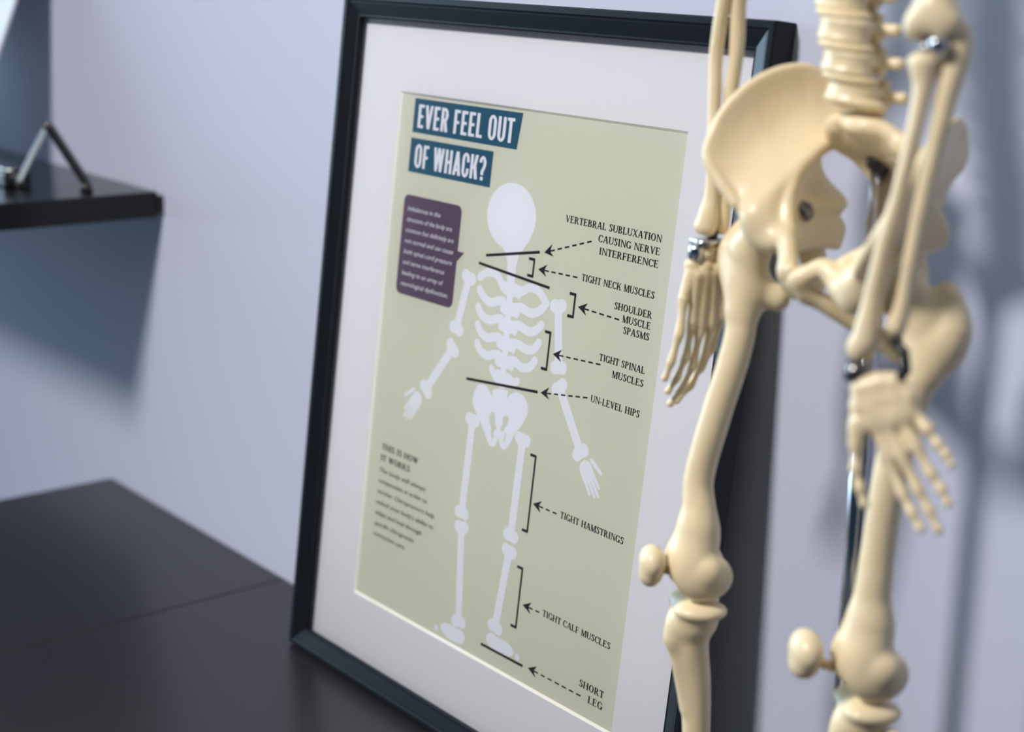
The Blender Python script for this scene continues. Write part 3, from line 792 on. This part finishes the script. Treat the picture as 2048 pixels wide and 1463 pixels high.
# --- pelvis (own axes: tipped slightly to its left)
PR = rot_mat(-4, 7); PC = np.array([2.0, 0, 435.0])
pelv = lambda p: PR @ p + PC
def pelvL(p):
    a = abs(p[0])
    w = min(a / 28.0, 1.0) * (1.0 if a < 32 else max(0.4, 1 - (a - 32) / 25.0))
    return PR @ (p * np.array([-1, 1, 1]) + w * np.array([7.5, 0, -13.0])) + PC
def hip(xf, flare=0.0):
    B = Bone(1.0, xf, 0.05)
    crest = [(-41, -31, 14), (-56.6, -39, 31), (-60.5, -35, 46), (-60.8, -28, 57.5), (-58, -19, 68), (-55, -9, 75), (-51.4, 2, 79.2), (-47.5, 14, 79.6), (-42, 25, 74), (-33, 36, 66), (-25, 43, 56)]
    fl = [0.3, 1, 1, 1, 1, 1, 1, 0.9, 0.7, 0.4, 0]
    crest = [(x - 0.88 * flare * f_, y + flare * f_, z - 0.1 * flare * f_) for (x, y, z), f_ in zip(crest, fl)]
    arc_ = [(-33, -24, 8), (-33, -22, 14), (-32, -18, 19), (-31, -14, 23), (-31, -9, 27), (-31, -4, 31), (-30.5, 2, 36), (-30, 9, 41), (-30, 16, 45), (-29, 23, 46), (-27, 31, 44)]
    rows = []; rad = []
    for s_ in (0.0, 0.25, 0.5, 0.75, 1.0):
        row = []; rr = []
        for i, (a, c) in enumerate(zip(arc_, crest)):
            a = np.array(a, float); c = np.array(c, float)
            p = a + (c - a) * s_
            t_ = i / (len(crest) - 1)
            bow = math.sin(math.pi * s_) * math.sin(math.pi * min(1, max(0, t_ * 1.05)))
            p += np.array([-4.5, 5.0, -2.5]) * bow
            row.append(p); rr.append([4.2, 2.6, 1.7, 1.8, 2.7][int(s_ * 4)] + (0.5 if i in (0, 1) else 0))
        rows.append(row); rad.append(rr)
    B.sheet(rows, rad, 1.5)
    # ilium body and socket
    B.ell((-39, -3, 4), (12.5, 14, 14.5), 5)
    B.ell((-30, -15, 8), (8.5, 8, 14), 6)
    B.ell((-37, -19, 8), (7, 8, 11), 6)
    B.chain([(-33, -23, 10), (-30, -19, 1), (-22, -19, 0), (-13, -20, 2), (-7, -22.5, -5), (-3.4, -25, -11)], [6.5, 7.8, 6.6, 5.2, 4.9, 4.8], 4)
    # body of the pubis, lower branches and ischium
    B.chain([(-3.8, -25, -10), (-4.0, -22.5, -15), (-5.0, -19, -18)], [4.8, 5.2, 4.8], 3)
    B.chain([(-5.0, -19, -17), (-12, -10, -20), (-20, 3, -25), (-29, 20, -30)], [4.8, 4.6, 4.2, 6.8], 4)
    B.chain([(-29, 22, -31), (-33, 26, -21), (-35, 20, -8), (-38, 10, 2)], [7.2, 7.0, 8.0, 10.0], 3)
    # inner wall between the brim, the sciatic notch and the spine
    br = [(-30, 4, 37), (-29, -3, 31), (-26.5, -8, 24), (-23.5, -11.5, 17.5), (-19, -14, 10.5), (-15, -14, 3), (-16, -9, -3)]
    po = [(-36, 19, 42), (-40.5, 24, 32), (-38, 29, 23), (-25, 32, 15), (-28, 31, 7), (-25, 33, 1), (-22, 28, -7)]
    gr = [[np.array(a, float) + (np.array(b, float) - np.array(a, float)) * s_ + np.array([-2.5, 0, 0]) * math.sin(math.pi * s_) for a, b in zip(br, po)] for s_ in (0, .25, .5, .75, 1)]
    B.sheet(gr, [[3.6] * 7, [3.0] * 7, [2.6] * 7, [2.4] * 7, [2.2, 2.2, 2.2, 1.7, 2.0, 2.6, 2.8]], 2)
    # socket
    B.sub((-49, -1, -1), 13.0, 1.5)
    B.ell((-25, -18, 2), (8, 6.5, 8.5), 5)
    B.ell((-31, -21, 6), (7.5, 7, 10), 6)
    return B
hr = bone('hip_bone', hip(pelv, 7.0)); hl = bone('hip_bone', hip(pelvL))
# joint line at the front of the pelvis
bone('pubic_joint', Bone(0.7, pelv, 0).chain([(0, -26.5, -9), (0, -24.5, -16), (0, -21, -22)], [3.6, 3.8, 3.0], 1), m=M_DISC, label='orange-brown joint line')
# sacrum
S = Bone(1.0, pelv, 0.08)
S.sheet([[(-27, 14, 56), (-14, 9, 62), (0, 7, 63), (14, 9, 62), (27, 14, 56)], [(-27, 21, 47), (-13, 18, 52), (0, 17, 53), (13, 18, 52), (27, 21, 47)], [(-20, 30, 41), (-10, 29, 44), (0, 28.5, 44.5), (10, 29, 44), (20, 30, 41)],
         [(-13, 37, 31), (-7, 37, 34), (0, 36.5, 34.5), (7, 37, 34), (13, 37, 31)], [(-7, 40, 20), (-3, 40.5, 21), (0, 40.5, 21), (3, 40.5, 21), (7, 40, 20)], [(-3, 38, 11), (-1, 38, 11), (0, 38, 11), (1, 38, 11), (3, 38, 11)]],
        [[3.5, 4, 4.5, 4, 3.5], [4, 4, 4, 4, 4], [4, 3.6, 3.6, 3.6, 4], [3.2, 3, 3, 3, 3.2], [2.4] * 5, [2] * 5], 2)
S.ell((0, 9, 62), (13, 9.5, 6), 3)
S.chain([(-22, 12, 57), (-27, 19, 50)], [5.5, 5.5], 3); S.chain([(22, 12, 57), (27, 19, 50)], [5.5, 5.5], 3)
S.chain([(0, 24, 60), (0, 33, 50), (0, 40, 38), (0, 43, 26)], [3, 3.2, 2.8, 2.0], 3)
for x_ in (-9, 9):
    S.sub((x_, 19, 52), 2.4, 1.2); S.sub((x_ * .85, 29, 43), 2.0, 1.2); S.sub((x_ * .65, 36, 33), 1.6, 1.2)
bone('sacrum', S)

# --- lumbar spine
SP = [(-16, 17, 648), (-16, 15, 633), (-15, 12.5, 618), (-14, 9.5, 603), (-12, 6.5, 587.5), (-9.0, 4.0, 572.2), (-5.2, 2.0, 557.0), (-0.8, 0.5, 541.8), (2.0, 1.2, 526.6), (3.9, 3.8, 511.6)]
TL = [-9, -9, -9, -8, -7, -4, 0, 2, 4, 9]
NL = 5
for i, c in enumerate(SP):
    c = np.array(c)
    a = math.radians(-TL[i]); bz = math.radians(6)
    A = np.array([[1, 0, 0], [0, math.cos(a), -math.sin(a)], [0, math.sin(a), math.cos(a)]]) @ np.array([[math.cos(bz), 0, math.sin(bz)], [0, 1, 0], [-math.sin(bz), 0, math.cos(bz)]])
    xf = lambda p, A=A, c=c: A @ p + c
    v = Bone(0.8, xf, 0.12)
    v.ell((0, 0, 4.2), (14.2, 10.6, 3.4), 2.5, A.T); v.ell((0, 0, -4.2), (14.4, 10.8, 3.4), 2.5, A.T); v.ell((0, 0, 0), (13.4, 9.8, 7.0), 3, A.T)
    for s_ in (-1, 1):
        v.chain([(s_ * 7, 6, 2.5), (s_ * 8, 12, 2)], [3.0, 3.0], 1.5)
        v.chain([(s_ * 8, 12.5, 2), (s_ * 13, 14.5, 2.4), (s_ * 18, 16.0, 3)], [3.2, 3.2, 3.2], 1.5)
        v.chain([(s_ * 7.5, 14, 7), (s_ * 8, 14, 0), (s_ * 6.5, 16, -7.5)], [3.0, 3.0, 3.1], 1.5)
        v.chain([(s_ * 8, 13, 1), (0, 18, -1)], [2.6, 2.6], 1.5)
    v.ell((0, 24, -2.5), (2.3, 8.5, 4.6), 2, A.T)
    bone('lumbar_vertebra' if i >= NL else 'thoracic_vertebra', v)
    nx = np.array(SP[i + 1]) if i < len(SP) - 1 else pelv(np.array([0, 8, 68.5]))
    mid = (c + nx) / 2
    dk = Bone(0.8, None, 0)
    dk.ell(mid, (15.4, 11.6, 4.2), 1, A.T)
    bone('spinal_disc', dk, m=M_DISC)

# lower ribs, hooped forward from the thoracic vertebrae
for i, (rz, rw, rd, en) in enumerate(((612, 46, 40, 95), (626, 54, 48, 120), (640, 58, 54, 140), (655, 60, 58, 150), (670, 60, 60, 155))):
    for s_ in (-1, 1):
        pts = []
        for j in range(9):
            t_ = math.radians(-78 + (en + 78) * j / 8 * 0.72)
            pts.append((-14 + s_ * (8 + rw * math.cos(t_)), -6 - rd * math.sin(t_) * 0.62 - 4, rz - 20 * (j / 8) ** 1.1))
        bone('rib', Bone(1.0, None, 0).chain(pts, [2.6] * 9, 1))

# --- legs
HR = pelv(np.array([-46, -1, -1])); HL = pelvL(np.array([-46, -1, -1]))
LEG = rot_mat(-33, 0)
def femur(head, tro, shaft, knee, s_):
    """s_ = -1 right, +1 left"""
    B = Bone(1.0, None, 0.05)
    tro = np.array(tro, float); k_ = np.array(knee, float)
    B.ell(head, 11.2, 3)
    neck = tro + np.array([-s_ * 7, -3, -8])
    B.chain([head, (np.array(head) + neck) / 2, neck], [9.0, 8.6, 10.0], 5)
    B.chain([tro + np.array([0, 2, 0]), tro + np.array([s_ * 4.5, 0, -13]), tro + np.array([s_ * 2, 0, -26])], [7.0, 9.6, 8.6], 4)
    B.ell(tro + np.array([-s_ * 3, 4, 3]), (5, 5, 5.5), 3)
    les = tro + np.array([-s_ * 21, 7, -34])
    B.chain([tro + np.array([-s_ * 4, 0, -24]), tro + np.array([-s_ * 11, 2, -30]), les], [10.0, 9.0, 5.6], 6)
    B.ell(les, (5.2, 5.4, 6.4), 5)
    B.cap(head + (tro - head) * .45 + np.array([0, 0, -8]), shaft[0], 8.5, 8.6, 8)
    o = lambda x, y, z: k_ + LEG @ np.array([x, y, z], float)
    n = len(shaft)
    B.chain([tro + np.array([0, 0, -20])] + [np.array(p) for p in shaft] + [o(0, -1, 34), o(0, -1, 20)], [10.5] + [8.3] * n + [9.4, 11.5], 5)
    ax = LEG.T
    B.ell(o(0, -1, 22), (12.5, 10.5, 14), 6, ax); B.ell(o(0, -3, 10), (16.5, 13.0, 12), 6, ax)
    for q in (-1, 1):
        B.ell(o(q * 10.5, 1.5, -1), (8.6, 16.0, 14.0), 4, ax)
        B.ell(o(q * 16.5, 3, 4), (4.5, 6.5, 6.5), 4, ax)
    B.ell(o(0, -10, 4), (14, 8.5, 12), 4, ax)
    B.sub(o(0, -20.5, 3), (4, 4.0, 11), 3, ax)
    B.sub(o(0, 15, -9), (4.2, 11, 9), 2, ax)
    return B
def tibia(knee, ank):
    k_ = np.array(knee, float); a = np.array(ank, float)
    B = Bone(1.0, None, 0.05)
    o = lambda x, y, z: k_ + LEG @ np.array([x, y, z], float)
    t = o(0, 0, -22.5); ax = LEG.T
    for q in (-1, 1): B.ell(o(q * 9, 1.5, -21.5), (10.5, 14.5, 5.6), 4, ax)
    B.ell(o(0, -1, -30), (14, 12.5, 10), 6, ax)
    B.chain([o(0, 0, -30), o(0, -1, -44), t + (a - t) * .30, t + (a - t) * .6, a + np.array([0, 0, 14]), a], [12.0, 10.0, 8.6, 7.4, 6.8, 9.4], 6)
    B.ell(o(0, -11.5, -38), (5.5, 5, 9), 6, ax)
    B.chain([o(0, -11.0, -42), t + (a - t) * .35 + LEG @ np.array([0, -5, 0])], [4.2, 3.5], 5)
    B.ell(a + np.array([0, 0, -1]), (10.5, 9.5, 7), 3)
    return B
def fibula(knee, ank, s_):
    k_ = np.array(knee, float); a = np.array(ank, float)
    B = Bone(0.9, None, 0.1)
    B.chain([k_ + LEG @ np.array([s_ * 17, 10, -32]), k_ + LEG @ np.array([s_ * 16.5, 10, -43]), (k_ + a) / 2 + np.array([s_ * 14, 9, 0]), a + np.array([s_ * 11.5, 4, 14]), a + np.array([s_ * 12, 3, -4])], [4.6, 3.2, 2.9, 3.2, 5.0], 2)
    return B
def foot(ank, s_):
    a = np.array(ank, float); z0 = 10.3
    B = Bone(1.1, None, 0.1)
    B.ell(a + np.array([0, 0, -13]), (9.5, 14, 8), 4)
    B.chain([(a[0], a[1] + 2, z0 + 17), (a[0], a[1] + 24, z0 + 10.5)], [9, 10.3], 4)
    B.chain([(a[0], a[1] - 8, z0 + 18), (a[0] - s_ * 2, a[1] - 28, z0 + 14)], [9.5, 9], 5)
    for i in range(5):
        x0 = (i - 2) * 4.6; ln = [64, 68, 64, 58, 52][i]
        x0 *= s_
        B.chain([(a[0] + x0 * .7, a[1] - 28, z0 + 14), (a[0] + x0 * 1.35, a[1] - 62 + abs(i - 1) * 3, z0 + 5.0)], [4.4, 4.0], 1.2)
        B.chain([(a[0] + x0 * 1.35, a[1] - 62 + abs(i - 1) * 3, z0 + 5.0), (a[0] + x0 * 1.5, a[1] - 30 - ln + 8, z0 + 4.6), (a[0] + x0 * 1.55, a[1] - 30 - ln, z0 + 3.4)], [3.8, 3.0, 3.2] if i else [4.6, 3.8, 3.2], 0.8)
    return B
def patella(c, s_, e=1.0):
    B = Bone(0.8, None, 0.08)
    c = np.array(c, float)
    B.ell(c + np.array([0, 0, 2.2]), (11.0 * e, 7.2 * e, 9.2 * e), 2, LEG.T); B.ell(c + LEG @ np.array([0, -0.6, -6.5]), (6.4 * e, 6.0 * e, 6.0), 5, LEG.T)
    return B
KR, AR = (-62.4, -14, 246), (-60, 0, 46.0)
KL, AL = (56.8, -14.5, 233.5), (53, 0, 43.0)
bone('femur', femur(HR, (-62.5, 6, 434), [(-54.5, 0, 393), (-53, -4, 372), (-59.2, -10, 334.9), (-66, -13, 299)], KR, -1))
bone('femur', femur(HL, (69, 4, 420), [(64.5, -2, 385), (60, -7, 360), (57.4, -11, 335), (56, -13, 300)], KL, 1))
bone('patella', patella((-75.5, -36.5, 249.0), -1)); bone('patella', patella((36.6, -38.6, 238.3), 1, 1.16))
bone('tibia', tibia(KR, AR)); bone('tibia', tibia(KL, AL))
bone('fibula', fibula(KR, AR, -1)); bone('fibula', fibula(KL, AL, 1))
bone('foot', foot(AR, -1)); bone('foot', foot(AL, 1))

# --- right arm (towards the poster)
rf = Bone(0.8, None, 0.1)
rf.chain([(-77, 7, 575), (-77.5, 7, 553), (-77.0, 8, 527), (-79.5, 8, 501), (-79.6, 7, 474.6), (-78.6, 6, 452), (-78.0, 6, 441), (-78.2, 6, 433)], [6.2, 4.6, 3.9, 3.7, 3.4, 3.6, 4.4, 4.0], 2)
bone('ulna', rf)
rr_ = Bone(0.8, None, 0.1)
rr_.chain([(-80, 0, 575), (-82, 1, 553), (-86, 2, 527), (-84.2, 1, 501), (-82.6, 0, 474.8), (-81.2, 0, 452), (-81.6, -1, 441), (-82, -2, 434)], [5.2, 4.0, 3.7, 3.5, 3.4, 4.0, 5.6, 5.8], 2)
rr_.ell((-85, -4, 434), (3.2, 3.2, 4), 2)
bone('radius', rr_)
hum = Bone(0.9, None, 0.1)
hum.ell((-79, 3, 588), (14, 7, 7), 3); hum.chain([(-79, 3, 590), (-78, 2, 620), (-76, 2, 690)], [10, 6.5, 7.5], 4)
bone('humerus', hum)
def finger(parent, pts, r0, r1, name='finger'):
    B = Bone(0.55, None, 0.06)
    n = len(pts)
    for i in range(n - 1):
        a, b = np.array(pts[i], float), np.array(pts[i + 1], float)
        t0, t1 = i / (n - 1), (i + 1) / (n - 1)
        ra = r0 + (r1 - r0) * t0; rb = r0 + (r1 - r0) * t1
        d_ = b - a
        B.chain([a + d_ * .06, a + d_ * .5, b - d_ * .06], [ra * 1.12, ra * .74, rb * 1.08], 0.6)
    bone(name, B, parent)
ph = Bone(0.7, None, 0.1)
for c in [(-86, -4, 419), (-81, 0, 420), (-77.5, 6, 420), (-87, -6, 412), (-82.5, 0, 412), (-78.5, 6, 412), (-77, 10, 414)]:
    ph.ell(c, (4.4, 4.6, 4.8), 1.6)
HB = [((-83.5, -6, 407), (-84, -7, 381)), ((-82, -1, 407), (-82, -2, 379)), ((-80, 4, 407), (-80, 4, 380)), ((-78.5, 9, 408), (-78.5, 10, 383))]
for a, b in HB: ph.chain([a, (np.array(a) + b) / 2, b], [3.6, 2.9, 3.3], 2.6)
ph.chain([(-86, -8, 408), (-86, -12, 396)], [3.4, 3.0], 1.2)
handR = bone('hand', ph)
finger(handR, [(-84, -7, 380), (-85, -9, 362), (-89, -11, 349), (-94.5, -12, 340)], 2.7, 2.0)
finger(handR, [(-82, -2, 378), (-84, -4, 357), (-89.5, -6, 342), (-96.5, -8, 331.5)], 2.8, 2.0)
finger(handR, [(-80, 4, 379), (-83, 3, 358), (-89.5, 1, 343), (-97.5, -2, 332)], 2.7, 2.0)
finger(handR, [(-78.5, 10, 382), (-82.5, 9, 365), (-88, 7, 352), (-95, 4, 343)], 2.5, 1.8)
finger(handR, [(-86, -12, 396), (-84.5, -15.5, 376), (-87.5, -17.5, 360), (-91, -18.5, 349)], 2.9, 2.0, 'thumb')
for c0, c1 in (((-72, -32, 247), (-66, -24, 245)), ((39, -34, 234), (45, -26, 231))):
    hardware('patella_peg', lambda b, c0=c0, c1=c1: b.tube([mm(*c0), mm(*c1)], 2.6e-3, 14), M_DISC)
def wr(b):
    b.lathe([(3.2e-3, -6e-3), (4.6e-3, -5e-3), (4.8e-3, 1e-3), (3.6e-3, 3e-3)], mm(-85, -5, 421), (0.1, 0, 1))
    b.box(mm(-88, -8, 424.5), mm(-76, 9, 426.8))
hardware('wrist_fitting', wr, M_CHROME, label='chrome wrist joint fitting')
hardware('wrist_pin', lambda b: b.tube([mm(-81, 2, 425), mm(-81, 2, 434)], 3.2e-3, 14), M_BLACK, label='black pin in the right wrist')

# --- left arm (nearest the camera)
lh = Bone(0.9, None, 0.1)
lh.chain([(70, -24, 690), (72, -30, 620), (77, -37, 575), (80, -41, 556)], [7.5, 6.5, 8.0, 9.0], 4)
lh.ell((80, -42, 551), (12.5, 8, 8), 4); lh.ell((74, -45, 548), (6.0, 6, 6.5), 3); lh.ell((87, -40, 548), (6.2, 7, 6.5), 3)
bone('humerus', lh)
la = Bone(0.8, None, 0.1)
la.chain([(80.5, -46, 531), (82, -48, 521), (82, -52, 500), (79.4, -55, 473.7), (76.2, -58, 451.4), (74.4, -60, 429), (73.4, -61, 411)], [6.6, 4.2, 3.6, 3.6, 3.8, 4.4, 6.4], 2)
la.ell((79.5, -46, 533), (7.6, 6, 3.6), 2); la.ell((71, -61, 406), (6.4, 6, 6), 4)
bone('radius', la)
lb = Bone(0.8, None, 0.1)
lb.chain([(88, -35, 545), (89, -36, 536), (89.5, -39.5, 523), (88.4, -44, 497), (87.3, -48, 474.3), (86.7, -51, 452.4), (86.0, -53, 430), (84.8, -55, 418)], [6.0, 6.6, 5.2, 4.0, 3.7, 3.4, 3.6, 4.6], 2)
bone('ulna', lb)
lp = Bone(0.7, None, 0.1)
for c in [(76, -64, 389), (82, -61, 392), (88, -58, 393), (77, -65, 381), (83, -62, 384), (89, -59, 386), (94, -56, 388), (78, -66, 372), (84, -62, 376), (90, -60, 378), (95, -57, 381)]:
    lp.ell(c, (5.8, 4.8, 5.8), 3.5)
for a, b in (((82, -63, 380), (92, -63, 361)), ((86.5, -61, 380), (98, -61, 363)), ((91, -58, 382), (103, -58, 368)), ((95, -55, 384), (106, -55, 376))):
    lp.chain([a, (np.array(a) + b) / 2, b], [4.4, 3.0, 3.3], 2.4)
lp.chain([(78, -67, 374), (78.6, -68, 364)], [4.2, 3.6], 1.2)
handL = bone('hand', lp)
finger(handL, [(92, -63, 361), (102, -63.5, 347), (108.5, -64, 340), (114, -64, 333.5)], 2.8, 2.0)
finger(handL, [(98, -61, 363), (108, -60.5, 350), (114.5, -60, 342), (120.5, -60, 334)], 2.9, 2.0)
finger(handL, [(103, -58, 368), (112, -57.5, 357.5), (117.5, -57, 352), (122, -57, 346.5)], 2.8, 2.0)
finger(handL, [(106, -55, 376), (112, -54.5, 370.5), (116, -54, 367), (119.5, -54, 363)], 2.5, 1.8)
finger(handL, [(78.6, -68, 364), (80.5, -69.5, 354), (84, -70, 346), (87.5, -70, 338.5)], 3.0, 2.1, 'thumb')
hardware('wrist_fitting', lambda b: b.tube([mm(71.5, -64, 392), mm(72.5, -63, 400)], [5.2e-3, 5.2e-3], 18), M_DKMETAL, label='dark wrist joint fitting')
hardware('wrist_pin', lambda b: (b.tube([mm(84.5, -56, 412), mm(91, -56, 408), mm(93.5, -57, 400), mm(91, -58, 396)], 2.4e-3, 12)), M_BLACK, label='dark hook at the left wrist')
hardware('elbow_screw', lambda b: b.lathe([(4.2e-3, 0), (4.2e-3, 3e-3), (2.4e-3, 5e-3)], mm(86.5, -46, 540.5), (0.6, -0.75, 0.1)), M_CHROME)
hardware('elbow_screw', lambda b: b.tube([mm(80, -45, 543), mm(80.5, -46, 533)], 3e-3, 14), M_DKMETAL)

# --- screws at the hip joints
def hip_screw(xf):
    c = xf(np.array([-21.0, -2, 13.0])); ax = xf(np.array([-20.0, -2, 13.0])) - xf(np.array([-21.0, -2, 13.0]))
    def f(b):
        b.lathe([(5.6e-3, -2e-3), (5.6e-3, 1.2e-3), (4.0e-3, 1.6e-3), (3.6e-3, 4.0e-3), (2.2e-3, 5.4e-3), (0.4e-3, 6.0e-3)], mm(*c), ax)
    hardware('hip_screw', f, M_DKMETAL, label='round steel screw head')
hip_screw(pelv); hip_screw(pelvL)
hardware('spine_screw', lambda b: b.lathe([(2.6e-3, 0), (2.6e-3, 2.4e-3), (1.2e-3, 3.6e-3)], mm(12, 9, 519), (0.6, -0.8, 0)), M_CHROME)

# ------------------------------------------------------------------ rod and base that carry the skeleton
zz = -SK.z
b = MB(); b.box((-0.092, -0.130, zz), (0.13, 0.075, zz + 0.010)); b.build('base_plate', M_BLACK, skel, bevel=0.003)
b = MB(); b.tube([(0.0120, 0.034, zz + 0.0095), (0.0055, 0.030, zz + 0.482)], 0.0058, 28); b.build('rod', M_CHROME, skel, smooth=True)
b = MB(); b.lathe([(0.0068, 0), (0.0078, 0.001), (0.0078, 0.006), (0.0070, 0.007)], (0.0055, 0.030, zz + 0.473)); b.build('rod_collar', M_BLACK, skel, smooth=True)
b = MB(); b.lathe([(0.013, 0), (0.013, 0.003), (0.009, 0.012), (0.0075, 0.014)], (0.0120, 0.034, zz + 0.0098)); b.build('rod_socket', M_BLACK, skel, smooth=True)
